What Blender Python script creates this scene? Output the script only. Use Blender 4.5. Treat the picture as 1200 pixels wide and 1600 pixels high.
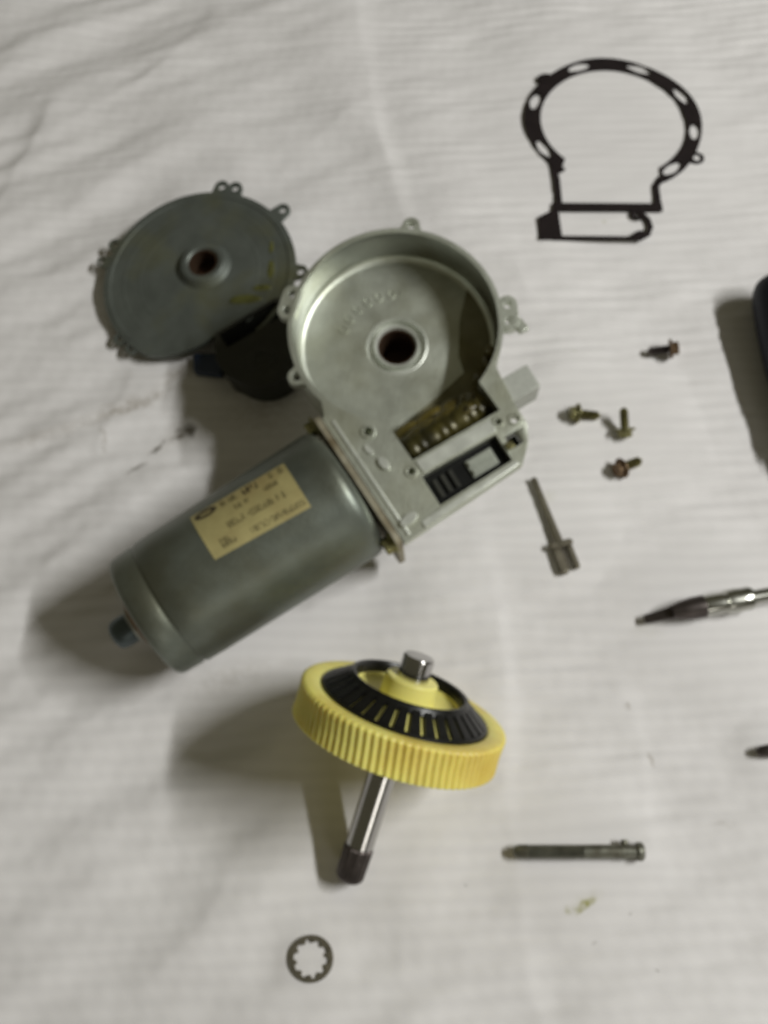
import bpy, bmesh, math, random
import numpy as np
from mathutils import Vector, Matrix, Euler
from mathutils.geometry import tessellate_polygon
for o in list(bpy.data.objects): bpy.data.objects.remove(o, do_unlink=True)
random.seed(7)
S = 0.001                      # everything below is measured in millimetres
PI = math.pi
scene = bpy.context.scene
COL = scene.collection

# ------------------------------------------------------------------ camera, world, light
cd = bpy.data.cameras.new('camera'); cam = bpy.data.objects.new('camera', cd); COL.objects.link(cam)
cam.location = (0, 0, 0.337); cam.rotation_euler = (math.radians(25), 0, 0)
cd.sensor_fit = 'VERTICAL'; cd.sensor_height = 36; cd.sensor_width = 27; cd.lens = 33.75
cd.clip_start = 0.01; cd.clip_end = 50
cd.dof.use_dof = True; cd.dof.focus_distance = 0.125; cd.dof.aperture_fstop = 35
scene.camera = cam

world = bpy.data.worlds.new("World"); scene.world = world; world.use_nodes = True
bg = world.node_tree.nodes['Background']
bg.inputs['Color'].default_value = (1.0, 0.93, 0.62, 1); bg.inputs['Strength'].default_value = 0.088

# one fluorescent tube hanging to the right of the work surface, parallel to it
ld = bpy.data.lights.new('tube_lamp', 'AREA'); ld.shape = 'RECTANGLE'; ld.size = 0.036; ld.size_y = 0.56
ld.energy = 14.9; ld.color = (0.985, 0.99, 0.955)
lamp = bpy.data.objects.new('tube_lamp', ld); COL.objects.link(lamp)
lamp.location = (0.90, 0.11, 1.03)
lz = (lamp.location - Vector((0, 0.11, 0))).normalized(); ly = Vector((0, 1, 0)); lx = ly.cross(lz)
lamp.rotation_euler = Matrix((lx, ly, lz)).transposed().to_euler()      # long side along world y

# a weak distant lamp behind the photographer: only its glints on the polished steel are noticeable
l2 = bpy.data.lights.new('far_lamp', 'AREA'); l2.shape = 'RECTANGLE'; l2.size = 0.7; l2.size_y = 0.5; l2.energy = 4.0; l2.color = (1, .97, .9)
lamp2 = bpy.data.objects.new('far_lamp', l2); COL.objects.link(lamp2); lamp2.location = (0.85, -2.2, 1.0)
lamp2.rotation_euler = (Vector((0, 0.1, 0)) - lamp2.location).to_track_quat('-Z', 'Z').to_euler()

scene.view_settings.view_transform = 'Standard'; scene.view_settings.look = 'None'
scene.view_settings.exposure = 0.0; scene.view_settings.gamma = 1.0
scene.view_settings.use_curve_mapping = False

# ------------------------------------------------------------------ materials
def mat(name, base, metallic=0.0, rough=0.5, var=0.25, scale=120, dirt=None, dirt_amt=0.0, dirt_scale=60,
        bump=0.0, bump_scale=900, spec=0.5, sss=0.0, rvar=0.1, stretch=None):
    m = bpy.data.materials.new(name); m.use_nodes = True
    nt = m.node_tree; N = nt.nodes; L = nt.links; p = N['Principled BSDF']
    tc = N.new('ShaderNodeTexCoord')
    vec = tc.outputs['Object']
    if stretch:
        mp = N.new('ShaderNodeMapping'); mp.inputs['Scale'].default_value = stretch
        L.new(vec, mp.inputs['Vector']); vec = mp.outputs['Vector']
    n1 = N.new('ShaderNodeTexNoise'); n1.inputs['Scale'].default_value = scale; n1.inputs['Detail'].default_value = 5
    n1.inputs['Roughness'].default_value = 0.65
    L.new(vec, n1.inputs['Vector'])
    cr = N.new('ShaderNodeValToRGB'); e = cr.color_ramp.elements
    e[0].position = 0.3; e[1].position = 0.7
    e[0].color = tuple(c * (1 - var) for c in base) + (1,)
    e[1].color = tuple(min(1, c * (1 + var)) for c in base) + (1,)
    L.new(n1.outputs['Fac'], cr.inputs['Fac']); colr = cr.outputs['Color']
    if dirt:
        n2 = N.new('ShaderNodeTexNoise'); n2.inputs['Scale'].default_value = dirt_scale; n2.inputs['Detail'].default_value = 4
        L.new(vec, n2.inputs['Vector'])
        mr = N.new('ShaderNodeMapRange'); mr.inputs['From Min'].default_value = 0.52 - dirt_amt * .25
        mr.inputs['From Max'].default_value = 0.78 - dirt_amt * .25
        mr.inputs['To Max'].default_value = min(1, .35 + dirt_amt)
        L.new(n2.outputs['Fac'], mr.inputs['Value'])
        mx = N.new('ShaderNodeMix'); mx.data_type = 'RGBA'
        L.new(mr.outputs['Result'], mx.inputs['Factor']); L.new(colr, mx.inputs['A'])
        mx.inputs['B'].default_value = tuple(dirt) + (1,); colr = mx.outputs['Result']
    L.new(colr, p.inputs['Base Color'])
    p.inputs['Metallic'].default_value = metallic
    p.inputs['Specular IOR Level'].default_value = spec
    rr = N.new('ShaderNodeMapRange'); rr.inputs['To Min'].default_value = max(.02, rough - rvar)
    rr.inputs['To Max'].default_value = min(1, rough + rvar)
    L.new(n1.outputs['Fac'], rr.inputs['Value']); L.new(rr.outputs['Result'], p.inputs['Roughness'])
    if sss:
        p.inputs['Subsurface Weight'].default_value = sss
        p.inputs['Subsurface Radius'].default_value = (1, .8, .3); p.inputs['Subsurface Scale'].default_value = 0.003
    if bump:
        nb = N.new('ShaderNodeTexNoise'); nb.inputs['Scale'].default_value = bump_scale; nb.inputs['Detail'].default_value = 3
        L.new(vec, nb.inputs['Vector'])
        b = N.new('ShaderNodeBump'); b.inputs['Strength'].default_value = bump; b.inputs['Distance'].default_value = 0.0004
        L.new(nb.outputs['Fac'], b.inputs['Height']); L.new(b.outputs['Normal'], p.inputs['Normal'])
    return m

M = {}
M['can'] = mat('zinc_plated_steel', (.185, .205, .178), .72, .44, .22, 45, (.125, .125, .085), .45, 34, .16, 700)
M['cast'] = mat('cast_aluminium', (.66, .69, .61), .90, .44, .12, 70, (.40, .40, .28), .22, 55, .30, 1100)
M['castrim'] = mat('machined_aluminium', (.68, .70, .64), .6, .45, .12, 160, None, 0, 60, .08, 1500)
M['cover'] = mat('grey_cover_metal', (.135, .15, .135), .5, .5, .18, 60, (.16, .15, .035), .12, 40, .12, 900)
M['gasketmat'] = mat('black_gasket_rubber', (.014, .0095, .0095), 0, .8, .3, 200, spec=.2)
M['blackpl'] = mat('black_plastic', (.006, .0065, .006), 0, .5, .3, 200, None, 0, 60, .1, 900, spec=.22)
M['darkpl'] = mat('dark_grey_plastic', (.024, .025, .020), 0, .55, .3, 120, (.04, .036, .015), .1, 80)
M['greypad'] = mat('grey_foam_pad', (.33, .35, .30), 0, .75, .12, 500)
M['wall'] = mat('turned_aluminium', (.34, .35, .325), .97, .30, .10, 60, (.20, .185, .10), .15, 50, .06, 900, rvar=.05)
M['tab'] = mat('grey_tab', (.42, .43, .39), .2, .6, .1, 700, None, 0, 60, .2, 2500)
M['yellow'] = mat('yellow_nylon', (.86, .775, .21), 0, .38, .10, 60, (.58, .38, .05), .34, 45, .05, 800, .5, .5)
M['yellow2'] = mat('clean_yellow_nylon', (.87, .80, .25), 0, .4, .07, 60, None, 0, 60, 0, 800, .5, .15)
M['rubber'] = mat('black_rubber', (.006, .006, .0055), 0, .33, .3, 200, spec=.45)
M['steel'] = mat('polished_steel', (.48, .47, .46), 1.0, .17, .06, 60, None, 0, 60, 0, 800, .5, 0, .04)
M['dsteel'] = mat('dark_oiled_steel', (.10, .085, .08), .9, .38, .2, 200)
M['boltm'] = mat('grey_steel', (.20, .20, .165), .75, .42, .2, 250, (.08, .07, .045), .3, 200)
M['brass'] = mat('yellow_zinc', (.25, .235, .11), .8, .34, .2, 300, (.08, .065, .03), .35, 250)
M['zinchead'] = mat('rusty_zinc', (.16, .105, .06), .7, .45, .2, 300, (.10, .06, .03), .3, 260)
M['rust'] = mat('rusted_steel', (.16, .085, .03), .3, .7, .4, 250)
M['bluegrey'] = mat('blued_steel', (.10, .125, .13), .6, .45, .2, 150)
M['washerl'] = mat('pale_washer', (.30, .30, .26), .6, .5, .1, 100)
M['label'] = mat('aged_label_paper', (.37, .32, .14), 0, .5, .14, 90, (.27, .19, .07), .25, 60)
M['print'] = mat('label_ink', (.12, .10, .04), 0, .6, .1, 100)
M['printd'] = mat('dark_label_ink', (.055, .042, .02), 0, .6, .1, 100)
M['grease'] = mat('amber_grease', (.115, .088, .014), 0, .36, .4, 110, (.05, .042, .010), .5, 60, .35, 200, .6)
M['bronze'] = mat('bronze_bushing', (.09, .055, .035), .6, .4, .2, 200)
M['wormm'] = mat('oily_worm_steel', (.062, .052, .011), .25, .36, .45, 200, (.02, .018, .006), .5, 120)
M['navy'] = mat('dark_navy_plastic', (.007, .008, .015), 0, .5, .2, 80, spec=.25)
M['blue'] = mat('dull_blue_plastic', (.022, .035, .07), 0, .5, .2, 80)
M['flange'] = mat('oxidised_flange', (.38, .35, .26), .3, .55, .25, 120, (.13, .095, .045), .5, 110)
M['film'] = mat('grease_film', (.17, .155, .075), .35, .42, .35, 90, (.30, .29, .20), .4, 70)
M['smear'] = mat('dull_green_grease', (.095, .097, .026), 0, .4, .3, 300)
M['fork'] = mat('dull_tinned_steel', (.21, .19, .145), .7, .40, .15, 250)
M['cutter'] = mat('chrome_steel', (.46, .46, .42), 1.0, .22, .08, 100)

# ------------------------------------------------------------------ mesh helpers
class MB:
    def __init__(s): s.v = []; s.f = []
    def add(s, vs, fs, mtx=None):
        o = len(s.v)
        s.v += [tuple(mtx @ Vector(p)) if mtx else tuple(p) for p in vs]
        s.f += [tuple(i + o for i in f) for f in fs]; return s
    def lathe(s, prof, seg=64, axis='z', a0=None, a1=None, mtx=None, c=(0, 0), rfun=None):
        full = a0 is None
        n = seg if full else seg + 1
        vs = []; fs = []
        for k in range(n):
            a = 2 * PI * k / seg if full else a0 + (a1 - a0) * k / seg
            for (h, r) in prof:
                rr = r * (rfun(a, h) if rfun else 1)
                x, y = rr * math.cos(a), rr * math.sin(a)
                vs.append((x + c[0], y + c[1], h) if axis == 'z' else (h, x, y))
        P = len(prof)
        for k in range(seg):
            k2 = (k + 1) % n
            for i in range(P - 1):
                q = (k * P + i, k2 * P + i, k2 * P + i + 1, k * P + i + 1)
                fs.append(q if axis == 'z' else q)
        s.add(vs, fs, mtx); return s
    def prism(s, outer, holes, z0, z1, mtx=None):
        loops = [outer] + list(holes)
        flat = [p for l in loops for p in l]; n = len(flat)
        tris = tessellate_polygon([[Vector((p[0], p[1], 0)) for p in l] for l in loops])
        vs = [(p[0], p[1], z1) for p in flat] + [(p[0], p[1], z0) for p in flat]
        fs = []
        for t in tris:
            a, b, c = [flat[i] for i in t]
            cr = (b[0]-a[0])*(c[1]-a[1]) - (b[1]-a[1])*(c[0]-a[0])
            t = t if cr > 0 else (t[0], t[2], t[1])
            fs.append(tuple(t)); fs.append((t[0]+n, t[2]+n, t[1]+n))
        o = 0
        for l in loops:
            k = len(l)
            for i in range(k):
                j = (i + 1) % k
                fs.append((o+i, o+j, o+j+n, o+i+n))
            o += k
        s.add(vs, fs, mtx); return s
    def box(s, x0, x1, y0, y1, z0, z1, mtx=None):
        return s.prism([(x0, y0), (x1, y0), (x1, y1), (x0, y1)], [], z0, z1, mtx)
    def build(s, name, material, parent=None, bevel=0.0, smooth=35, bseg=2):
        me = bpy.data.meshes.new(name)
        me.from_pydata([(x*S, y*S, z*S) for x, y, z in s.v], [], s.f)
        bm = bmesh.new(); bm.from_mesh(me)
        bmesh.ops.remove_doubles(bm, verts=bm.verts, dist=1e-6)
        bmesh.ops.recalc_face_normals(bm, faces=bm.faces)
        bm.to_mesh(me); bm.free()
        for p in me.polygons: p.use_smooth = True
        me.set_sharp_from_angle(angle=math.radians(smooth))
        me.materials.append(material)
        o = bpy.data.objects.new(name, me); COL.objects.link(o)
        if parent: o.parent = parent
        if bevel:
            b = o.modifiers.new('bevel', 'BEVEL'); b.width = bevel*S; b.segments = bseg
            b.limit_method = 'ANGLE'; b.angle_limit = math.radians(40)
        return o

def tag(o, label, cat, group=None, kind=None):
    if label: o['label'] = label
    if cat: o['category'] = cat
    if group: o['group'] = group
    if kind: o['kind'] = kind
    return o

def thing(name, label, cat, mtx, group=None):
    o = bpy.data.objects.new(name, None); COL.objects.link(o); o.empty_display_size = .01
    o.matrix_world = mtx
    return tag(o, label, cat, group)

def frame(origin, a, b, n):
    m = Matrix((a, b, n)).transposed().to_4x4(); m.translation = Vector(origin) * S
    return m
def place(x, y, z, rz=0, ry=0, rx=0):
    m = Euler((rx, ry, rz), 'XYZ').to_matrix().to_4x4(); m.translation = Vector((x, y, z)) * S
    return m
def arc(cx, cy, r, d0, d1, n=48, ry=None):
    ry = ry or r
    return [(cx + r*math.cos(math.radians(d0 + (d1-d0)*i/n)), cy + ry*math.sin(math.radians(d0 + (d1-d0)*i/n))) for i in range(n+1)]
def circle(cx, cy, r, n=24): return arc(cx, cy, r, 0, 360, n)[:-1]
def ellipse(cx, cy, ra, rb, ang, n=20):
    c, s_ = math.cos(ang), math.sin(ang)
    return [(cx + ra*math.cos(t)*c - rb*math.sin(t)*s_, cy + ra*math.cos(t)*s_ + rb*math.sin(t)*c) for t in [2*PI*i/n for i in range(n)]]
def hexagon(r): return [(r*math.cos(PI/3*k), r*math.sin(PI/3*k)) for k in range(6)]
XA = Matrix(((0, 0, 1, 0), (1, 0, 0, 0), (0, 1, 0, 0), (0, 0, 0, 1)))     # turns prism axis z into x

# ------------------------------------------------------------------ the cloth
rng = np.random.default_rng(3)
def waves(X, Y, ang, spread, wl, wspread, n, seed):
    r = np.random.default_rng(seed); h = np.zeros_like(X)
    for _ in range(n):
        a = math.radians(ang + r.normal(0, spread)); w = wl * math.exp(r.normal(0, wspread))
        h += np.sin(2*PI*(X*math.cos(a) + Y*math.sin(a))/w + r.uniform(0, 2*PI))
    return h / math.sqrt(n/2)
def polydist(X, Y, pts):
    """signed distance to a polyline and a fade towards its ends"""
    best = np.full(X.shape, 1e9); sg = np.zeros_like(X); tt = np.zeros_like(X)
    L = 0; lens = []
    for i in range(len(pts)-1): lens.append(math.dist(pts[i], pts[i+1]))
    tot = sum(lens)
    for i in range(len(pts)-1):
        (x0, y0), (x1, y1) = pts[i], pts[i+1]; l = lens[i]; dx, dy = (x1-x0)/l, (y1-y0)/l
        t = np.clip((X-x0)*dx + (Y-y0)*dy, 0, l)
        d = np.hypot(X-x0-dx*t, Y-y0-dy*t); s_ = dx*(Y-y0) - dy*(X-x0)
        k = d < best
        best[k] = d[k]; sg[k] = np.sign(s_[k]); tt[k] = ((L + t)/tot)[k]; L += l
    return best*sg, np.clip(np.minimum(tt, 1-tt)*6, 0, 1)
def smooth(x, a, b):
    t = np.clip((x-a)/(b-a), 0, 1); return t*t*(3-2*t)
CREASES = [  # points (mm), height, width, asymmetry
    ([(-22, 470), (-12, 410), (-2, 371), (8, 307), (13, 262)], 2.0, 11.0, .9),
    ([(33, 165), (36, 138), (40, 115), (39, 80), (42, 49), (47, 9), (52, -40)], 1.6, 10, .8),
    ([(80, 95), (86, 73), (89, 50), (93, 25)], 1.0, 8.0, .6),
    ([(-160, 352), (-135, 378), (-114, 398), (-88, 412), (-58, 420), (-10, 430)], 1.6, 9, -.5),
    ([(-125, 380), (-102, 410), (-85, 450)], 1.3, 10, .7),
    ([(-190, 285), (-172, 322), (-160, 362), (-152, 392)], 2.4, 11, .8),
    ([(-150, 300), (-120, 330), (-85, 352), (-50, 362)], 1.2, 12, .6),
    ([(-168, 180), (-140, 190), (-114, 200), (-95, 212), (-74, 228)], 1.6, 6.5, -.7),
    ([(-112, 178), (-108, 200), (-103, 224)], .7, 5, .6),
    ([(-145, 235), (-122, 272), (-104, 296)], 1.2, 9, .6),
    ([(-48, 325), (-35, 350), (-5, 380)], 1.2, 10, .5),
    ([(-85, 55), (-72, 92), (-68, 135)], 1.0, 9, .7),
    ([(-120, 60), (-95, 82), (-70, 95)], .9, 9, .5),
    ([(-125, 20), (-95, 42), (-60, 55)], 1.0, 10, .6),
    ([(-80, -20), (-58, 8), (-36, 45)], .9, 9, .5),
    ([(5, -25), (11, 18), (16, 66)], 1.0, 12, .6),
    ([(62, 245), (50, 300), (36, 345)], .9, 12, -.5),
    ([(-130, 130), (-112, 150), (-90, 160)], 1.0, 8, .6),
]
def cloth_h(X, Y):
    WX = X + 3*np.sin(Y/27 + 1) + 1.0*np.sin(Y/9.3 + X/21) ; WY = Y + 3*np.sin(X/29 + 2) + .8*np.sin(X/11.7)
    left = 1 - smooth(X + (Y-150)*.12, -70, 45)
    right = smooth(X + (Y-150)*.05, -30, 60)
    patch = .6 + .4*np.sin(X/37 + 1)*np.cos(Y/51)
    h = waves(WX, WY, 121, 8, 14, .22, 9, 1) * (.03 + .28*left*patch)
    h += waves(WX, WY, 127, 10, 36, .25, 8, 11) * (.12 + .62*left)
    h += waves(X, Y, 96, 2.2, 6.0, .12, 7, 2) * (.04 + .12*right)
    h += waves(X, Y, 98, 9, 22, .25, 8, 3) * (.06 + .16*right)
    h += waves(WX, WY, 15, 25, 55, .35, 10, 4) * .26
    h += waves(X, Y, 70, 60, 130, .3, 8, 5) * .8
    h += waves(WX, WY, 0, 90, 9, .4, 14, 6) * .045
    for pts, A_, w, asym in CREASES:
        d, fade = polydist(WX, WY, pts)
        w1 = np.where(d*asym > 0, w*.5, w*1.6)
        h += A_ * np.exp(-(np.abs(d)/w1)**1.7) * fade * (.75 + .25*np.sin(X/13 + Y/17))
    # pressed flat where things lie on it
    kt = np.zeros_like(X)
    for cx, cy, r in ((4, 205, 52), (-50, 125, 46), (-77, 260, 46), (110, 352, 72), (-22, 0, 12), (63, 32, 26), (-12, 44, 32), (95, 200, 36), (64, 152, 24), (122, 117, 36), (166, 215, 40), (140, 65, 16)):
        kt = np.maximum(kt, np.exp(-(((X-cx)**2 + (Y-cy)**2)/r**2)**2))
    return h*(1 - .74*kt) + .75*kt - .6*(1 - kt)
def axis_pts(lo, hi, fine0, fine1, step):
    mid = np.arange(fine0, fine1, step)
    l = fine0 - np.cumsum(np.linspace(step*2, 22, 22)); r = mid[-1] + np.cumsum(np.linspace(step*2, 22, 22))
    return np.concatenate([l[::-1], mid, r])
xs = axis_pts(0, 0, -215, 215, 1.1); ys = axis_pts(0, 0, -40, 475, 1.1)
X, Y = np.meshgrid(xs, ys)
H0 = cloth_h(X, Y); H0 = H0 - 1.0
V = np.stack([X, Y, H0], -1).reshape(-1, 3) * S
ny, nx = X.shape
idx = np.arange(nx*ny).reshape(ny, nx)
Q = np.stack([idx[:-1, :-1], idx[:-1, 1:], idx[1:, 1:], idx[1:, :-1]], -1).reshape(-1, 4)
me = bpy.data.meshes.new('white_cloth')
me.vertices.add(len(V)); me.vertices.foreach_set('co', V.astype('f').ravel())
me.loops.add(Q.size); me.loops.foreach_set('vertex_index', Q.astype('i').ravel())
me.polygons.add(len(Q)); me.polygons.foreach_set('loop_start', np.arange(0, Q.size, 4, dtype='i'))
me.update(); me.validate()
for p in me.polygons: p.use_smooth = True
cloth = bpy.data.objects.new('white_cloth', me); COL.objects.link(cloth)
tag(cloth, 'white creased cotton cloth spread under all the motor parts', None, None, 'structure')
def hz(x, y):
    return float(cloth_h(np.array([[float(x)]]), np.array([[float(y)]]))[0, 0]) - 1.0

def cloth_material():
    m = bpy.data.materials.new('white_cotton'); m.use_nodes = True
    nt = m.node_tree; N = nt.nodes; L = nt.links; p = N['Principled BSDF']
    tc = N.new('ShaderNodeTexCoord')
    def noise(sc, det=4, rough=.6):
        n = N.new('ShaderNodeTexNoise'); n.inputs['Scale'].default_value = sc; n.inputs['Detail'].default_value = det
        n.inputs['Roughness'].default_value = rough
        L.new(tc.outputs['Object'], n.inputs['Vector']); return n.outputs['Fac']
    cr = N.new('ShaderNodeValToRGB'); e = cr.color_ramp.elements
    e[0].position = .3; e[1].position = .7; e[0].color = (.72, .698, .698, 1); e[1].color = (.775, .754, .754, 1)
    L.new(noise(14, 3), cr.inputs['Fac']); col = cr.outputs['Color']
    # ribbed weave: slightly darker and lighter colour bands every few millimetres, uneven along their length
    rb = N.new('ShaderNodeTexWave'); rb.wave_type = 'BANDS'; rb.bands_direction = 'Y'; rb.inputs['Scale'].default_value = 58
    rb.inputs['Distortion'].default_value = 9; rb.inputs['Detail'].default_value = 3; rb.inputs['Detail Scale'].default_value = .5
    rmp = N.new('ShaderNodeMapping'); rmp.inputs['Rotation'].default_value = (0, 0, math.radians(-5)); rmp.inputs['Scale'].default_value = (.35, 1, 1)
    L.new(tc.outputs['Object'], rmp.inputs['Vector']); L.new(rmp.outputs[0], rb.inputs['Vector'])
    rr_ = N.new('ShaderNodeMapRange'); rr_.inputs['To Min'].default_value = .97; rr_.inputs['To Max'].default_value = 1.012
    L.new(rb.outputs['Fac'], rr_.inputs['Value'])
    rm_ = N.new('ShaderNodeVectorMath'); rm_.operation = 'SCALE'; L.new(col, rm_.inputs[0]); L.new(rr_.outputs[0], rm_.inputs['Scale']); col = rm_.outputs[0]
    warp = N.new('ShaderNodeTexNoise'); warp.inputs['Scale'].default_value = 140; warp.inputs['Detail'].default_value = 4
    L.new(tc.outputs['Object'], warp.inputs['Vector'])
    wv = N.new('ShaderNodeVectorMath'); wv.operation = 'MULTIPLY_ADD'
    L.new(warp.outputs['Color'], wv.inputs[0]); wv.inputs[1].default_value = (.007, .007, 0)
    off = N.new('ShaderNodeVectorMath'); off.operation = 'SUBTRACT'; off.inputs[1].default_value = (.0035, .0035, 0)
    L.new(tc.outputs['Object'], wv.inputs[2]); L.new(wv.outputs[0], off.inputs[0])
    speck = noise(420, 2)
    def stain_tint(col, x, y, rx, ry, ang, color, amt, soft=.6):
        mp = N.new('ShaderNodeMapping'); mp.vector_type = 'TEXTURE'
        mp.inputs['Location'].default_value = (x*S, y*S, 0); mp.inputs['Rotation'].default_value = (0, 0, math.radians(ang))
        mp.inputs['Scale'].default_value = (rx*S, ry*S, 1)
        L.new(off.outputs[0], mp.inputs['Vector'])
        sx = N.new('ShaderNodeVectorMath'); sx.operation = 'MULTIPLY'; sx.inputs[1].default_value = (1, 1, 0)
        L.new(mp.outputs[0], sx.inputs[0])
        ln = N.new('ShaderNodeVectorMath'); ln.operation = 'LENGTH'; L.new(sx.outputs[0], ln.inputs[0])
        mr = N.new('ShaderNodeMapRange'); mr.interpolation_type = 'SMOOTHSTEP'
        mr.inputs['From Min'].default_value = 1 - soft; mr.inputs['From Max'].default_value = 1
        mr.inputs['To Min'].default_value = amt; mr.inputs['To Max'].default_value = 0
        L.new(ln.outputs['Value'], mr.inputs['Value'])
        mul = N.new('ShaderNodeMath'); mul.operation = 'MULTIPLY'
        sp = N.new('ShaderNodeMapRange'); sp.inputs['From Min'].default_value = .32; sp.inputs['From Max'].default_value = .6
        sp.inputs['To Min'].default_value = .35
        L.new(speck, sp.inputs['Value'])
        L.new(mr.outputs[0], mul.inputs[0]); L.new(sp.outputs[0], mul.inputs[1])
        mx = N.new('ShaderNodeMix'); mx.data_type = 'RGBA'; mx.clamp_factor = True
        L.new(mul.outputs[0], mx.inputs['Factor']); L.new(col, mx.inputs['A']); mx.inputs['B'].default_value = tuple(color) + (1,)
        return mx.outputs['Result']
    BR = (.19, .15, .09); DK = (.10, .085, .06); GR = (.30, .29, .07)
    for s_ in [(-82, 194, 8, 3.4, 50, DK, .85, .9), (-84, 192, 13, 7, 45, BR, .22, .95), (-79, 195, 3, 5, 30, DK, .9, .8), (-91, 187, 6, 1.6, 40, DK, .8, .8), (-98, 177, 6, 2, 35, DK, .6, .9),
               (-104, 205, 26, 2.6, 27, BR, .42, .95), (-106, 206, 30, 6, 24, BR, .30, .95), (-137, 192, 26, 4.5, 17, BR, .30, .95), (-84, 222, 16, 5, 32, BR, .45, .9), (-113, 190, 1.8, 11, 8, BR, .3, .9),
               (65, 16.5, 4.6, 2.4, 35, GR, .95, .7), (60, 14.5, 1.8, 2.0, 0, GR, .6, .9), (66, 18, 8, 4, 30, GR, .15, .9),
               (93, 63, 1.6, 3.2, 10, BR, .4, .9), (87, 82, 1.8, 1.8, 0, BR, .35, .9), (64, 164, 5, 4, 20, GR, .14, .9), (80, 232, 2.4, 1, 0, GR, .2, .9),
               (-55, 92, 26, 9, 15, BR, .22, .95), (-48, 205, 30, 22, 0, BR, .3, .95), (97, 110, 8, 5, 0, GR, .08, .9), (114, 41, 7, 1.6, 5, BR, .16, .9),  # broad soft ellipses tint the cloth browner beside bowl and can, plus small spots
               (86, -3, 1.0, .9, 0, DK, .55, .8), (67, 5, 1.2, .8, 0, DK, .35, .8), (80, 14, .9, .7, 0, DK, .3, .8), (100, 302, 2, 1.2, 10, GR, .3, .9),
               (28, 22, .8, .9, 0, DK, .3, .8), (-100, 128, 9, 3, 25, BR, .25, .9), (-92, 250, 3, 14, 20, BR, .3, .9)]:
        col = stain_tint(col, *s_)
    L.new(col, p.inputs['Base Color']); p.inputs['Roughness'].default_value = .9
    p.inputs['Specular IOR Level'].default_value = .12; p.inputs['Sheen Weight'].default_value = .08
    # woven threads
    w1 = N.new('ShaderNodeTexWave'); w1.wave_type = 'BANDS'; w1.bands_direction = 'Y'; w1.inputs['Scale'].default_value = 260
    w1.inputs['Distortion'].default_value = 2.5; w1.inputs['Detail'].default_value = 2
    w2 = N.new('ShaderNodeTexWave'); w2.wave_type = 'BANDS'; w2.bands_direction = 'X'; w2.inputs['Scale'].default_value = 300
    w2.inputs['Distortion'].default_value = 2.5; w2.inputs['Detail'].default_value = 2
    for w in (w1, w2): L.new(tc.outputs['Object'], w.inputs['Vector'])
    ad = N.new('ShaderNodeMath'); L.new(w1.outputs['Fac'], ad.inputs[0]); L.new(w2.outputs['Fac'], ad.inputs[1])
    b = N.new('ShaderNodeBump'); b.inputs['Strength'].default_value = .10; b.inputs['Distance'].default_value = .0002
    L.new(ad.outputs[0], b.inputs['Height']); L.new(b.outputs['Normal'], p.inputs['Normal'])
    return m
me.materials.append(cloth_material())

# ------------------------------------------------------------------ gear motor (local axes: x along the can towards the gearbox, y across, z up out of the bowl)
A = (-8.02, 152.24, 35.02); va = (.84062, .52381, .13775); vb = (-.53949, .83233, .12722); vn = (-.04802, -.18126, .98226)
motor = thing('gear_motor', 'grey electric gear motor with open round gearbox bowl lying on the cloth', 'motor', frame(A, va, vb, vn))
RC = lambda x: 24.9 + (x + 5)/80*1.2          # slight draft of the can
prof = [(-88.2, 0), (-88.2, 20.4), (-87.9, 21.6), (-87.0, 22.6), (-85.8, 23.0), (-79.4, 23.3), (-78.9, 23.0), (-78.2, 22.95), (-77.7, 23.3), (-77.0, 23.65)]
prof += [(x, RC(x)) for x in (-70, -60, -50, -40, -30, -20, -12, -9)] + [(-7.2, 24.4), (-5.6, 23.0), (-4.6, 20.5), (-4.2, 17), (-4.2, 0)]
MB().lathe(prof, 128, 'x').build('motor_can', M['can'], motor)
MB().lathe([(-91.2, 0), (-91.2, 8.2), (-90.7, 9.3), (-89.2, 10.6), (-88.3, 11.0)], 48, 'x').build('bearing_collar', M['rust'], motor)
MB().lathe([(-92.6, 0), (-92.6, 6.6), (-92.2, 7.0), (-91.0, 7.0)], 48, 'x').build('washer', M['washerl'], motor)
MB().lathe([(-100.4, 0), (-100.4, 3.0), (-99.8, 4.4), (-98.6, 5.2), (-96, 5.5), (-93.5, 5.4), (-92.4, 5.1)], 40, 'x').build('end_knob', M['bluegrey'], motor)
# mounting plate between can and gearbox
def rrect(x0, x1, y0, y1, r, n=6):
    return arc(x1-r, y1-r, r, 0, 90, n) + arc(x0+r, y1-r, r, 90, 180, n) + arc(x0+r, y0+r, r, 180, 270, n) + arc(x1-r, y0+r, r, 270, 360, n)
MB().prism(rrect(-28.2, 27.0, -24, 10.4, 4), [], -2.6, -.4, XA).build('flange_plate', M['flange'], motor, .3)
for yy, zz in ((-25.2, 4.5), (25.0, 4.0)):
    b = MB().prism(hexagon(3.2), [], -6.4, -2.7, XA @ Matrix.Translation((yy, zz, 0)))
    b.lathe([(-3.6, 0), (-3.6, 4.2), (-2.62, 4.2)], 24, 'z', mtx=XA @ Matrix.Translation((yy, zz, 0)))
    b.build('mounting_bolt', M['brass'], motor, .25)

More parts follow.
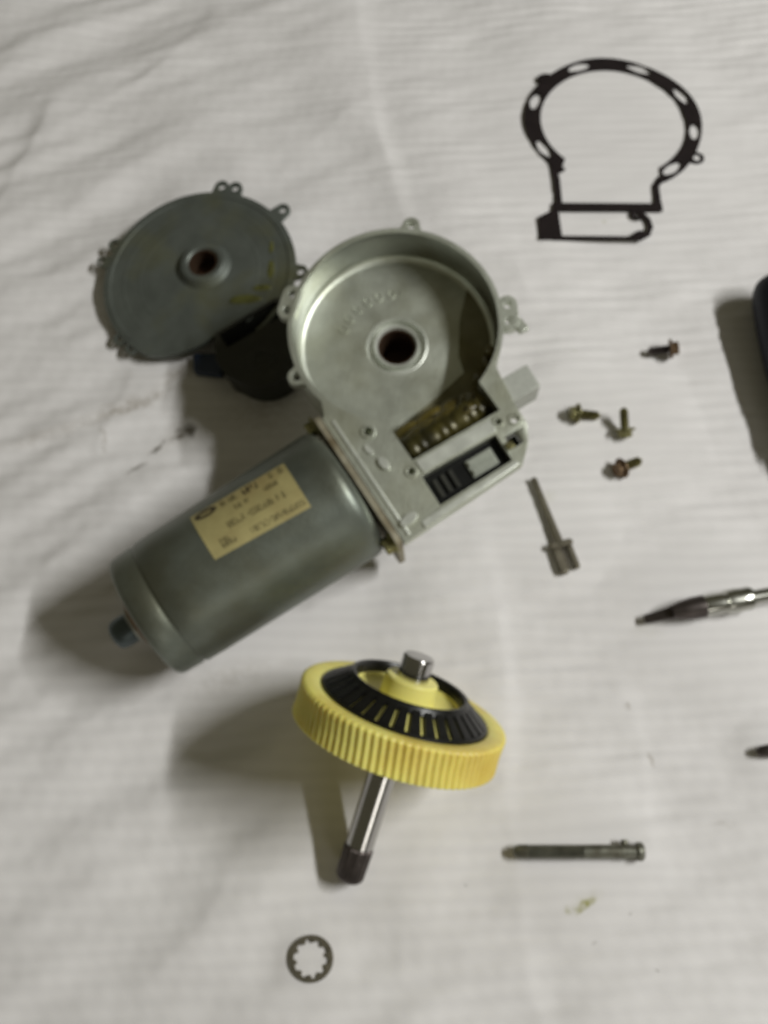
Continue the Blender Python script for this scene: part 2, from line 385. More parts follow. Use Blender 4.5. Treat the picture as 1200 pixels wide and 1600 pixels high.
# gearbox housing
BC = (40.6, 40.3); RO, RI = 38.6, 36.8; ZT, ZF, ZB = 9.1, -9.2, -12.4
outer = [(0, -28.6), (30, -28.0), (48.8, -27.4), (54.5, -22.4), (58.4, -16.2), (58.8, -8), (61.4, 7.4)]
outer += arc(*BC, RO, -57, 195, 110) + [(1.6, 25.5), (0, 24)]
cavity = arc(*BC, RI, -70, 231.5, 120) + [(18.1, 6), (18.1, -5.6), (53.2, -7.0), (53.2, 1)]
pocket = [(17.2, -24.2), (46.6, -24.4), (47.0, -13.6), (17.5, -12.0)]
notch = [(48.9, -21.2), (53.6, -21.2), (53.6, -16.2), (48.9, -16.2)]
holes = [circle(11.0, 11.6, 1.5), circle(15.6, -8.8, 1.25, 16), circle(50.4, -10.4, 1.1, 16), circle(55.6, -12.6, 1.5, 16)]
hb = MB().prism(outer, [cavity, pocket, notch] + holes, 4.6, ZT)
outer2 = [(.3, -24.5), (6, -21.5), (45, -18.8), (53.4, -12), (57.2, -5.5), (60.9, 8.2)] + arc(*BC, RO - .25, -56.5, 194.5, 110) + [(1.9, 25.2), (.3, 23.7)]
hb.prism(outer2, [cavity], ZB, 4.58)
hs = hb.build('gearbox_housing', M['cast'], motor, .4, 30)
# bowl floor with chord cut where the worm runs
fl_ = arc(*BC, RI + .4, -60, 232, 100) + [(18.5, 10.2)]
b = MB().prism(fl_[:-1] + [(20.0, 9.2), (58, 5.4)], [circle(*BC, 10.9, 48)], -13.2, ZF)
fil = [(ZF + .02, 33.4)] + [(ZF + 2.6 - 2.6*math.cos(t), 34.2 + 2.6*math.sin(t)) for t in [PI/2*i/6 for i in range(7)]]
b.lathe(fil, 110, 'z', math.radians(-58), math.radians(230), c=BC)
b.build('bowl_floor', M['cast'], motor, 0, 30)
# turned inner wall, smoother than the rough casting
b = MB().lathe([(ZF + 2.2, RI + .4), (ZF + 2.2, RI - .25), (ZT - .9, RI - .25), (ZT - .35, RI + .05), (ZT - .35, RI + .4)], 120, 'z', math.radians(-66), math.radians(230), c=BC)
b.build('bowl_wall', M['wall'], motor, 0, 30)
# thin film of old grease on the floor towards the worm
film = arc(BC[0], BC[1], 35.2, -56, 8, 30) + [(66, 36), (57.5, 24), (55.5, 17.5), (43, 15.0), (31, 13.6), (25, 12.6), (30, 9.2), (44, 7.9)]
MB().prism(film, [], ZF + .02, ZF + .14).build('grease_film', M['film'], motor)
# central boss: moat, raised ring, bore
b = MB().lathe([(ZF + .03, 11.6), (ZF + .25, 11.2), (ZF - .4, 10.7), (ZF - 2.8, 10.4), (ZF - 2.8, 9.0), (ZF - .2, 8.7), (ZF + .4, 8.3), (ZF + .3, 7.7), (ZF - .6, 7.2), (ZF - 4, 7.3)], 72, 'z', c=BC)
b.build('boss_ring', M['castrim'], motor, 0, 30)
b = MB().lathe([(ZF - .9, 7.18), (ZF - .9, 6.6), (ZF - 18, 6.5), (ZF - 18, 0)], 48, 'z', c=BC)
b.build('bronze_bushing', M['bronze'], motor, 0, 30)
b = MB().lathe([(-12.6, 16), (-15, 14), (-17, 12.6), (-40.5, 11.2), (-41.4, 10), (-41.4, 0)], 48, 'z', c=BC)
b.prism(arc(*BC, RO - .6, -57, 195, 80) + [(1.6, 25.5), (.6, 24), (.6, -21), (44.4, -18), (53, -11), (56.5, -5), (60.4, 8.2)], [circle(*BC, 8.5, 32)], -14.8, -12.9)
b.build('output_hub', M['cast'], motor, 0, 30)
# lugs round the rim
def lug(cx, cy, holes_, r=4.6, h=4.2):
    ang = math.atan2(cy - BC[1], cx - BC[0])
    m = MB()
    if len(holes_) == 2:
        (x0, y0), (x1, y1) = holes_
        t = math.atan2(y1-y0, x1-x0)
        o_ = [(x1 + r*math.cos(t - PI/2 + PI*i/10), y1 + r*math.sin(t - PI/2 + PI*i/10)) for i in range(11)]
        o_ += [(x0 + r*math.cos(t + PI/2 + PI*i/10), y0 + r*math.sin(t + PI/2 + PI*i/10)) for i in range(11)]
        m.prism(o_, [circle(x, y, 1.55, 16) for x, y in holes_], ZT - h, ZT - .25)
    else:
        x0, y0 = holes_[0]; nx_, ny_ = math.cos(ang), math.sin(ang)
        o_ = [(x0 + r*math.cos(ang - PI/2 + PI*i/12), y0 + r*math.sin(ang - PI/2 + PI*i/12)) for i in range(13)]
        kk = math.hypot(x0 - BC[0], y0 - BC[1]) - (RO - .7)
        ix, iy = x0 - nx_*kk, y0 - ny_*kk
        o_ += [(ix - ny_*(r+1.2), iy + nx_*(r+1.2)), (ix + ny_*(r+1.2), iy - nx_*(r+1.2))]
        # ring overlaps the bowl wall by staying just inside its outer face
        m.prism(o_, [circle(x0, y0, 1.6, 16)], ZT - h, ZT - .25)
    m.build('screw_lug', M['cast'], motor, .3, 30)
def onr(deg, r): return (BC[0] + r*math.cos(math.radians(deg)), BC[1] + r*math.sin(math.radians(deg)))
lug(16, 70, [(16.4, 71.4), (11.6, 67.2)], 3.6)
lug(2, 43, [(1.0, 43.2)], 3.3)
lug(67, 71, [(67.2, 70.6)], 3.2)
lug(78, 22, [(78.2, 24.6), (75.2, 19.2)], 3.6)
MB().prism([(75.2, 20), (79.4, 17.6), (79.6, 12.8), (76.0, 13.2)], [], ZT - 3, ZT - .35).build('lug_web', M['cast'], motor, .3)
# cast bosses and ribs on the neck between flange and worm
for o_, hl, z0, z1 in ((ellipse(9.2, -1.3, 1.5, 2.6, .1), [], ZT - 1, ZT + 1.2), (ellipse(5.6, -22.6, 3.4, 1.7, .1), [], ZT - 1, ZT + 1.3),
                       (ellipse(7.5, 5.8, 1.0, 2.2, .15), [], ZT - 1, ZT + .7), (ellipse(11.0, 11.6, 2.7, 2.7, 0), [circle(11, 11.6, 1.5)], ZT - 1, ZT + .5),
                       (circle(15.6, -8.8, 2.3, 18), [circle(15.6, -8.8, 1.25, 16)], ZT - 1, ZT + .45), ([(2.2, -27), (3.4, -27), (3.4, 22), (2.2, 22)], [], ZT - .5, ZT + .5),
                       (circle(50.4, -10.4, 2.0, 18), [circle(50.4, -10.4, 1.1, 16)], ZT - 1, ZT + .4), (circle(55.6, -12.6, 2.4, 18), [circle(55.6, -12.6, 1.5, 16)], ZT - 1, ZT + .35)):
    MB().prism(o_, hl, z0, z1).build('cast_boss', M['cast'] if hl else M['castrim'], motor, .3, 30)
# raised rails round the worm slot and connector pocket
b = MB()
b.prism([(18.6, -11.4), (18.4, -6.6), (48.4, -8.0), (48.2, -12.9)], [], ZT - .5, ZT + .55)
b.build('slot_rail', M['castrim'], motor, .35, 30)
b = MB().prism([(8.5, -28.1), (8.5, -25.2), (47.4, -25.0), (47.9, -27.0)], [], ZT - .5, ZT + .5)
b.build('edge_rail', M['castrim'], motor, .35, 30)
# floor of the worm trough
MB().prism([(17.6, -7.4), (54, -7.6), (57, 6.8), (40, 8.6), (17.6, 10.8)], [], -12.2, -10.2).build('worm_trough', M['grease'], motor)
# worm
vs = []; fs = []; nseg = 28; nl = 150
for i in range(nl + 1):
    x = 17.6 + 36.0*i/nl
    for k in range(nseg):
        a = 2*PI*k/nseg
        ph = (x/4.0*2*PI - a) % (2*PI)
        r = 5.5 + .10*math.cos(ph) + .06*math.sin(x*2.1) + .05*math.sin(x*.9 + 1)
        if x < 20 or x > 51: r = 4.4
        vs.append((x, r*math.cos(a), r*math.sin(a)))
for i in range(nl):
    for k in range(nseg):
        fs.append((i*nseg+k, i*nseg+(k+1) % nseg, (i+1)*nseg+(k+1) % nseg, (i+1)*nseg+k))
MB().add(vs, fs).build('worm', M['wormm'], motor, 0, 60)
# grease packed round the worm and up into the corner
def blob(name, pts, material, parent, seed, amp=.35):
    r = random.Random(seed); m = MB()
    for (x, y, z, rx, ry, rz) in pts:
        vs = []; fs = []; nu, nv = 18, 10
        p1, p2 = r.uniform(0, 6), r.uniform(0, 6)
        for j in range(nv + 1):
            t = PI*j/nv
            for i in range(nu):
                a = 2*PI*i/nu
                d = 1 + amp*(.5*math.sin(3*a + p1)*math.sin(2*t) + .4*math.sin(5*a + p2)*math.sin(t)**2*.6 + .3*math.cos(2*a + 3*t + p1))
                vs.append((x + rx*d*math.sin(t)*math.cos(a), y + ry*d*math.sin(t)*math.sin(a), z + rz*d*math.cos(t)))
        for j in range(nv):
            for i in range(nu):
                fs.append((j*nu+i, j*nu+(i+1) % nu, (j+1)*nu+(i+1) % nu, (j+1)*nu+i))
        m.add(vs, fs)
    o = m.build(name, material, parent, 0, 180); return o
blob('grease', [(25, 7.5, -6.5, 8, 4.4, 4.5), (34, 7.4, -6.4, 9, 4.6, 4.6), (43, 6, -5.6, 8, 4.6, 4.8), (50, 4.6, -3.0, 6, 4.4, 5.6),
                (28, 3.2, .8, 9, 3.4, 3.2), (38, 2.8, 1.0, 8, 3.4, 3.4), (45.5, .4, 2.8, 5, 2.6, 3.2), (50.0, 2.4, 1.2, 3.6, 4.4, 4.2),
                (58, 9.0, -4, 3.6, 4.6, 5), (62.6, 12.4, -2.6, 2.2, 4.0, 5.4), (65.0, 14.6, .6, 2.0, 3.2, 5.6)], M['grease'], motor, 5, .10)
# connector insert
ins = MB().prism([(17.35, -24.1), (46.5, -24.3), (46.9, -13.7), (17.6, -12.15)], [], 4.7, 5.9)
ins.build('connector_insert', M['blackpl'], motor)
pad = MB().prism([(32.6, -22.0), (43.0, -22.2), (43.4, -15.8), (33.0, -15.4)], [], 5.2, 6.9)
pad.prism([(33.2, -21.4), (42.4, -21.6), (42.5, -19.4), (33.3, -19.2)], [], 6.8, 7.5).prism([(33.4, -18.2), (42.6, -18.4), (42.8, -16.4), (33.5, -16.1)], [], 6.8, 7.5)
pad.build('grey_pad', M['greypad'], motor, .3)
for k in range(3):
    MB().prism([(19.6 + 3.2*k, -21.8), (21.1 + 3.2*k, -21.8), (21.5 + 3.2*k, -14.8), (20.0 + 3.2*k, -14.8)], [], 5.2, 6.8 + .1*k).build('connector_rib', M['darkpl'], motor, .25)
MB().box(49.1, 53.4, -21.0, -16.4, 4.65, 5.2).build('notch_insert', M['blackpl'], motor)
MB().box(47.3, 50.2, -21.0, -18.2, 6.6, 9.8).build('brass_contact', M['brass'], motor, .3)
# bearing tab that sticks out beyond the worm
tb = MB().prism([(58.2, -6.8), (70.6, -7.1), (71.2, 2.2), (59.4, 2.7)], [], -5.5, 8.0)
tb.build('bearing_tab', M['tab'], motor, .5)
# rating label wrapped on the can
def lab(s_, t, off=.12):
    s_ = min(max(s_, 0), 1)
    x = -55.2 + 35.2*s_ - .6*(1 - t)*(1 - s_) - .3*t
    top = 41.3 - 6.4*s_; bot = -6.6 - 4.8*s_
    a = math.radians(top + (bot - top)*t); r = RC(x) + off
    return (x, r*math.sin(a), r*math.cos(a))
def label_patch(name, s0, s1, t0, t1, off, material, parent, ns=10, nt_=10):
    m = MB(); vs = []; fs = []
    for d in (off, off - .1):
        for i in range(ns+1):
            for j in range(nt_+1):
                vs.append(lab(s0 + (s1-s0)*i/ns, t0 + (t1-t0)*j/nt_, d))
    n2 = (ns+1)*(nt_+1); w = nt_+1
    for i in range(ns):
        for j in range(nt_):
            q = (i*w+j, (i+1)*w+j, (i+1)*w+j+1, i*w+j+1)
            fs.append(q); fs.append(tuple(k + n2 for k in q[::-1]))
    for i in range(ns):
        for j in (0, nt_): fs.append((i*w+j, (i+1)*w+j, (i+1)*w+j+n2, i*w+j+n2))
    for j in range(nt_):
        for i in (0, ns): fs.append((i*w+j, i*w+j+1, i*w+j+1+n2, i*w+j+n2))
    return m.add(vs, fs)
lb = label_patch('rating_label', 0, 1, 0, 1, .12, None, None, 12, 16).build('rating_label', M['label'], motor)
rp = random.Random(11)
def glyphs(name, s0, s1, t0, t1, n, w, material):
    """one line of small printed characters, too worn to read"""
    m = MB(); off = .19
    cw = (s1 - s0)/n
    for k in range(n):
        if rp.random() < .1: continue
        a = s0 + cw*(k + .1); b_ = a + cw*.75
        segs = [(a, a + w, t0, t1)] if rp.random() < .75 else []
        if rp.random() < .6: segs.append((b_ - w, b_, t0 if rp.random() < .6 else (t0+t1)/2, t1))
        hgt = (t1 - t0)*.2
        for tt in (t0, (t0+t1)/2 - hgt/2, t1 - hgt):
            if rp.random() < .6: segs.append((a, b_, tt, tt + hgt))
        for sg in segs:
            p = label_patch('', *sg, off, None, None, 2, 2); m.add(p.v, p.f)
    return m.build(name, material, lb)
glyphs('print_line', .30, .47, .06, .19, 6, .007, M['print'])
glyphs('print_line', .53, .69, .05, .21, 4, .012, M['printd'])
glyphs('print_line', .76, .96, .05, .19, 4, .011, M['print'])
glyphs('print_line', .40, .55, .30, .40, 6, .006, M['print'])
glyphs('print_line', .72, .86, .27, .37, 5, .006, M['print'])
glyphs('print_line', .26, .86, .53, .65, 20, .007, M['print'])
glyphs('print_line', .42, .98, .82, .92, 19, .007, M['print'])
glyphs('print_line', .12, .27, .74, .90, 4, .010, M['print'])
# oval maker's emblem, solid dark with a pale bar
m = MB()
pts = [(0.145 + .115*math.cos(2*PI*k/28), .125 + .10*math.sin(2*PI*k/28)) for k in range(28)]
vs = [lab(.145, .125, .2)] + [lab(*p, .2) for p in pts]
m.add(vs, [(0, 1 + k, 1 + (k+1) % 28) for k in range(28)]); m.build('emblem', M['printd'], lb)
m = label_patch('', .09, .20, .11, .15, .27, None, None, 6, 2); m.build('emblem_bar', M['label'], lb)
# small raised casting marks on the bowl floor
m = MB(); rq = random.Random(4)
for k in range(7):
    dg = 128 - 13*k; rad = 21.5
    T = Matrix.Translation((BC[0] + rad*math.cos(math.radians(dg)), BC[1] + rad*math.sin(math.radians(dg)), 0)) @ Matrix.Rotation(math.radians(dg - 90), 4, 'Z')
    if rq.random() < .5: m.prism(ellipse(0, 0, 1.5, 2.1, 0, 18), [ellipse(0, 0, .9, 1.5, 0, 18)], ZF - .1, ZF + .32, T)
    else: m.box(-1.4, -.8, -2, 2, ZF - .1, ZF + .31, T).box(-.85, 1.2, 1.4, 2, ZF - .1, ZF + .33, T).box(-.85, .9, -.3, .3, ZF - .1, ZF + .33, T)
m.build('casting_marks', M['cast'], motor)

# ------------------------------------------------------------------ gear wheel standing on its rim and shaft tip
lo = (3.08, 63.96, 30.22); gn = Vector((.28958, .79991, .52564)); gn.normalize()
ga = Vector((gn.y, -gn.x, 0)).normalized(); gb = gn.cross(ga)
gear = thing('worm_gear', 'yellow toothed gear wheel with black rubber cone and steel shaft, tilted on its rim', 'gear', frame(Vector(lo) + Vector((0, 0, .2)), ga, gb, gn))
NT = 88
def ring_teeth():
    m = MB(); per = 6; n = NT*per; vs = []; fs = []
    # profile rows: (radius, z, tooth depth factor)
    rows = [(31.0, 0.0, 0), (32.6, 0.0, .6), (33.6, .5, 1), (33.45, 3, 1), (33.3, 6, 1), (33.45, 9, 1), (33.6, 11.2, 1), (33.0, 11.8, .7), (32.0, 12.0, 0), (28.4, 12.0, 0), (27.6, 11.6, 0), (27.4, 10.5, 0), (27.4, 3.0, 0), (27.4, 0, 0)]
    P = len(rows)
    for k in range(n):
        a = 2*PI*k/n; ph = (k % per)/per
        dip = (0, .0, .55, 1, 1, .55)[k % per]
        for (r, z, f) in rows:
            tw = -(z - 6)*.0045
            vs.append(((r - .5*f*dip)*math.cos(a + tw), (r - .5*f*dip)*math.sin(a + tw), z))
    for k in range(n):
        k2 = (k+1) % n
        for i in range(P):
            j = (i+1) % P
            fs.append((k*P+i, k2*P+i, k2*P+j, k*P+j))
    return m.add(vs, fs)
ring_teeth().build('toothed_rim', M['yellow'], gear, 0, 28)
# web and hub
MB().lathe([(0.6, 4.5), (0.6, 27.3), (3.0, 27.5), (11.0, 27.45), (11.2, 26.8), (16.0, 19.2), (16.0, 17.9), (14.0, 16.8), (13.2, 9.2), (13.4, 8.9), (20.0, 8.5), (20.6, 8.0), (20.6, 5.0)], 84).build('web_and_hub', M['yellow2'], gear, 0, 32)
# black rubber cone: outer lip, inner lip, and fins between them
MB().lathe([(11.3, 27.35), (12.2, 27.2), (12.7, 26.6), (12.5, 26.1), (11.6, 26.0)], 84).build('rubber_lip', M['rubber'], gear, 0, 40)
MB().lathe([(16.0, 20.2), (18.2, 19.4), (18.5, 18.9), (18.3, 18.0), (17.6, 17.6), (14.2, 17.2), (13.3, 17.2)], 84).build('rubber_lip', M['rubber'], gear, 0, 40)
def fin_mesh():
    m = MB(); n = 4; vs = []; fs = []
    for i in range(n+1):
        t = i/n; r = 26.3 - 7.4*t; zb = 11.7 + 4.2*t; zt = 12.75 + 5.2*t
        hw = (r*2*PI/34)*(.40 - .05*t)
        vs += [(r, -hw, zb), (r, hw, zb), (r, hw*.88, zt), (r, -hw*.88, zt)]
    for i in range(n):
        for k in range(4):
            fs.append((i*4+k, i*4+(k+1) % 4, (i+1)*4+(k+1) % 4, (i+1)*4+k))
    fs += [(0, 1, 2, 3), (n*4+3, n*4+2, n*4+1, n*4)]
    return m.add(vs, fs)
f0 = fin_mesh().build('rubber_fin', M['rubber'], gear, 0, 30)
for k in range(1, 34):
    f = f0.copy(); COL.objects.link(f); f.parent = gear; f.rotation_euler = (0, 0, 2*PI*k/34)
MB().lathe([(0.5, 6.8), (-1.2, 6.4), (-1.6, 5.2), (-1.6, 4.4)], 48).build('under_hub', M['yellow2'], gear)
MB().lathe([(-38.2, 0), (-38.2, 4.2), (-37.6, 4.65), (-1.0, 4.65), (20.4, 4.7), (20.5, 5.1), (27.2, 5.1), (27.9, 4.6), (28.0, 3.9), (28.0, 0)], 64).build('shaft', M['steel'], gear, 0, 30)
sp = MB(); vs = []; n = 96
zz = [(-50.2, 0), (-50.2, 3.6), (-49.4, 4.4), (-48.6, 4.7), (-39.6, 4.9), (-38.6, 4.8), (-38.0, 4.3)]
sp.lathe(zz, n, rfun=lambda a, h: 1 - .045*(1 if int(round(a/(2*PI)*n)) % 4 < 2 else 0))
sp.build('spline', M['dsteel'], gear, 0, 25)

# ------------------------------------------------------------------ gear cover lying on the cloth
cn = Vector((-.1381, -.08878, .98643)).normalized(); ca = (Vector((1, 0, 0)) - cn*cn.x).normalized(); cb = cn.cross(ca)
cover = thing('gear_cover', 'dark grey round metal cover with bored hub, leaning behind the motor', 'cover', frame((-77.43, 263.6, 10.2), ca, cb, cn))
CR = 42.0; CX, CY = -1.0, -.5
oc = arc(CX, CY, CR, -24, 240, 110) + [(-19.5, -38.0), (-14, -38.4), (-8, -38.0), (-2.5, -36.6), (3.5, -33.8), (10.0, -29.6), (33.0, -15.6)]
b = MB().prism(oc, [circle(CX + 2.4, CY + 4.2, 11.6, 48)], -1.2, 1.0)
b.build('plate', M['cover'], cover, .5, 30)
b = MB()
for r0, w_, h_ in ((39.8, 1.6, .35), (33, .9, .07), (26, .9, .06)):
    b.lathe([(.9, r0 + w_/2 + .3), (1.0 + h_, r0 + w_/2), (1.0 + h_, r0 - w_/2), (.9, r0 - w_/2 - .3)], 90, 'z', math.radians(-48), math.radians(226), c=(CX, CY))
b.build('pressed_rings', M['cover'], cover, 0, 50)
HC = (CX + 2.4, CY + 4.2)
MB().lathe([(.2, 12.0), (1.2, 11.4), (2.0, 10.4), (3.4, 9.8), (4.0, 9.2), (4.0, 7.2), (3.4, 6.5), (2, 6.3)], 64, c=HC).build('hub', M['cover'], cover, 0, 40)
MB().lathe([(3.1, 6.4), (3.1, 5.7), (-6, 5.7), (-6, 0)], 48, c=HC).build('bushing', M['bronze'], cover, 0, 30)
def clug(pts_holes, r, z=0):
    m = MB()
    for i, (x, y) in enumerate(pts_holes):
        ang = math.atan2(y - CY, x - CX); nx_, ny_ = math.cos(ang), math.sin(ang)
        o_ = [(x + r*math.cos(ang - PI/2 + PI*k/12), y + r*math.sin(ang - PI/2 + PI*k/12)) for k in range(13)]
        dd = math.hypot(x - CX, y - CY) - (CR - 1.5)
        ix, iy = x - nx_*max(dd, 1.5), y - ny_*max(dd, 1.5)
        o_ += [(ix - ny_*(r+.9), iy + nx_*(r+.9)), (ix + ny_*(r+.9), iy - nx_*(r+.9))]
        m.prism(o_, [circle(x, y, 1.5, 16)], -1.0 - .06*i, .75 - .06*i)
    m.build('screw_lug', M['cover'], cover, .2, 30)
clug([(6.3, 44.0), (12.4, 42.6)], 3.3); clug([(34.2, 28.8)], 3.3); clug([(43.0, -2.8)], 3.2); clug([(-40.4, 18.6)], 2.8); clug([(-28, -33.5), (-33.6, -28.6)], 2.6)
clug([(-45.5, 10.5)], 2.2)
# dark connector shroud hanging on the cut edge, with a slot-shaped recess
out_ = [(8.6, -30.8), (20, -24), (33.6, -16.0), (40.2, -19.5), (42.4, -27), (43, -40), (41.5, -52)] + arc(29, -44, 14, -30, -130, 14, 12.5) + [(14.4, -50.5), (9.6, -43)]
rec_ = [(10.2, -31.4), (33.2, -17.6), (38.0, -24.0), (14.4, -37.8)]
b = MB().prism(out_, [rec_], -10.5, 3.0)
b.build('connector_shroud', M['darkpl'], cover, 1.6, 30, 3)
MB().prism([(10.0, -31.2), (33.4, -17.4), (38.3, -24.1), (14.2, -38.1)], [], -9.8, -6.2).build('shroud_floor', M['blackpl'], cover)
MB().prism([(15.6, -33.6), (33.4, -22.4), (34.0, -23.3), (16.2, -34.5)], [], -6.5, -1.6).build('contact_rib', M['blackpl'], cover)
MB().lathe([(2.9, 6.4), (3.4, 5.8), (3.4, 3.2), (2.6, 2.6), (2.6, 0)], 32, c=(29, -44.5)).build('shroud_button', M['darkpl'], cover, 0, 40)
MB().prism([(-1.8, -44.2), (10.2, -46.6), (10.8, -36.6), (-2.4, -35.6)], [], -7.5, -3.4).build('blue_tab', M['blue'], cover, .6)
for q_, bl_ in enumerate([(20.0, -14.5, .9, 7.0, 2.4, .5), (27, -9.5, .9, 4.2, 1.6, .4), (30.5, -1, .9, 1.6, 5.0, .35), (30.2, 10, .9, 1.0, 3.6, .35), (-6.6, 1.4, 2.6, 1.2, 3.6, .9)]):
    blob('grease_smear', [bl_], M['smear'], cover, 9 + q_, .2)

# ------------------------------------------------------------------ gasket
gk = bpy.data.objects
G = MB(); GX, GY = 109.4, 362.6
ringo = []
def pol(deg, r): return (r*math.cos(math.radians(deg)), r*math.sin(math.radians(deg)))
ro, ri = 42.2, 34.6
arco = [pol(-65 + 294*i/100, ro*(1 + .012*math.sin(5*(i/100*4.8) + 1))) for i in range(101)]
arci = [pol(224 - 281*i/100, ri*(1 - .0*i)) for i in range(101)]
slots = [(110, 8.6), (65, 9.2), (26, 8.4), (-10, 7.4), (-51, 8.0), (160, 8.0), (207, 8.4)]
sl = []
for dg, half in slots:
    rm = 38.6
    a_ = [pol(dg - half + 2*half*i/10, rm + 2.5*math.sin(PI*(.12 + .76*i/10))) for i in range(11)]
    b_ = [pol(dg + half - 2*half*i/10, rm - 2.5*math.sin(PI*(.12 + .76*i/10))) for i in range(11)]
    sl.append(a_ + b_)
G.prism(arco + arci, sl, 0, 1.40)
def strip(pts, w, z1, hol=None):
    for i in range(len(pts)-1):
        (x0, y0), (x1, y1) = pts[i], pts[i+1]; l = math.dist(pts[i], pts[i+1]); dx, dy = (x1-x0)/l, (y1-y0)/l
        ww = w*.5
        G.prism([(x0 - dx*ww*.6 + dy*ww, y0 - dy*ww*.6 - dx*ww), (x1 + dx*ww*.6 + dy*ww, y1 + dy*ww*.6 - dx*ww), (x1 + dx*ww*.6 - dy*ww, y1 + dy*ww*.6 + dx*ww), (x0 - dx*ww*.6 - dy*ww, y0 - dy*ww*.6 + dx*ww)], [], 0, z1 + .02*i)
off = lambda x, y: (x - GX, y - GY)
strip([off(78.6, 335.5), off(79.6, 326), off(79.6, 311)], 3.0, 1.30)
strip([off(82.5, 332), off(79.2, 336)], 3.0, 1.22)
strip([off(127.5, 326.5), off(124.8, 322), off(124.6, 310)], 3.0, 1.33)
strip([off(77.8, 309.8), off(125.0, 309.4)], 4.4, 1.48)
strip([off(80.2, 309), off(70.6, 303.2), off(70.2, 292)], 2.0, 1.24)
G.prism([off(70.4, 303), off(79.0, 306.6), off(79.6, 291.4), off(69.6, 291.0)], [], 0, 1.36)
strip([off(76, 291.9), off(114.0, 291.5)], 2.0, 1.52)
strip([off(114, 291.5), off(118.0, 294), off(119.6, 298), off(119.0, 302), off(116.8, 305.5), off(116.4, 309)], 2.2, 1.56)
G.prism(ellipse(*off(114.4, 305.2), 3.2, 2.9, 0), [circle(*off(114.6, 305.0), 1.2, 12)], 0, 1.28)
G.prism(ellipse(*off(113.8, 293.4), 3.6, 2.2, .5), [], 0, 1.26)
G.prism(ellipse(*off(145.6, 339.4), 4.0, 3.6, 0, 24), [circle(*off(146.2, 339.4), 1.9, 14)], 0, 1.2)
G.prism(ellipse(*off(78.8, 391.0), 4.2, 3.0, .3), [], 0, 1.9)
G.prism(ellipse(*off(80.8, 388.0), 3.6, 3.6, .3), [], 0, 1.25)
gasket = G.build('rubber_gasket', M['gasketmat'], None, 0, 30)
gasket.location = Vector((GX, GY, .15))*S; gasket.scale = (1, 1, .45)
tag(gasket, 'thin black slotted gasket with round ring and rectangular foot, lying flat', 'gasket')

# ------------------------------------------------------------------ short screws
def screw_parts(root, headmat, shankmat, L_=11.5):
    h = MB().prism(hexagon(3.5), [], -3.2, 0, XA)
    h.lathe([(-.2, 0), (-.2, 4.6), (.3, 4.9), (.9, 4.7), (1.0, 0)], 32, 'x')
    h.build('screw_head', headmat, root, .4, 35)
    pr = [(.8, 0), (.8, 2.1)]
    x = 1.6
    while x < L_ - 1.4: pr += [(x, 1.7), (x + .45, 2.25)]; x += .95
    pr += [(L_ - .8, 1.5), (L_, .8), (L_, 0)]
    MB().lathe(pr, 24, 'x').build('screw_shank', shankmat, root, 0, 50)
GS = 'short hex head screws scattered by the gearbox'
def short_screw(x, y, z, rz, ry, label, hm, sm, L_=11.5):
    r_ = thing('short_screw', label, 'screw', place(x, y, z - .5, rz, ry) @ Matrix.Scale(.86, 4), GS); screw_parts(r_, hm, sm, L_); return r_
R = math.radians
short_screw(120.0, 231.0, 3.3, R(181), R(12), 'short screw nearest the gasket, tip pointing left and rusty brown head', M['zinchead'], M['dsteel'], 11.5)
short_screw(77.6, 199.6, 3.4, R(-1), R(9), 'short screw with bright glint on its flange, tip pointing right, nearest the gearbox tab', M['brass'], M['brass'], 11.5)
short_screw(96.2, 191.6, 3.9, R(97), R(-34), 'short greenish screw standing on its head with its tip pointing up', M['brass'], M['brass'], 10.5)
short_screw(93.0, 174.6, 3.5, R(27), R(8), 'short screw with brown head and tip pointing up to the right, above the forked pin', M['zinchead'], M['brass'], 11.5)

# ------------------------------------------------------------------ forked pin
fk = thing('forked_pin', 'grey forked metal pin with two short prongs, lying beside the gearbox', 'pin', place(58.6, 170.6, 1.6, math.atan2(142.5 - 170.6, 66.5 - 58.4)))
MB().lathe([(-.3, 0), (-.3, 1.0), (.2, 1.3), (10, 1.4), (20, 1.6), (27, 1.8), (30, 2.0), (30.4, 0)], 32, 'x').build('stem', M['fork'], fk)
b = MB().box(28.0, 30.6, -3.9, 4.4, -1.0, 1.7); b.lathe([(-4.9, 0), (-4.9, .9), (-4.2, 1.1), (5, 1.1), (5.2, 0)], 16, 'x', mtx=Matrix.Translation((29.2, 0, .4)) @ Matrix.Rotation(PI/2, 4, 'Z'))
b.build('crossbar', M['fork'], fk, .5)
MB().box(30.4, 40.8, -3.5, -.5, -1.5, 1.5).build('prong', M['fork'], fk, .7)
MB().box(30.4, 40.0, 2.2, 4.2, -1.5, 1.3).build('prong', M['fork'], fk, .7)

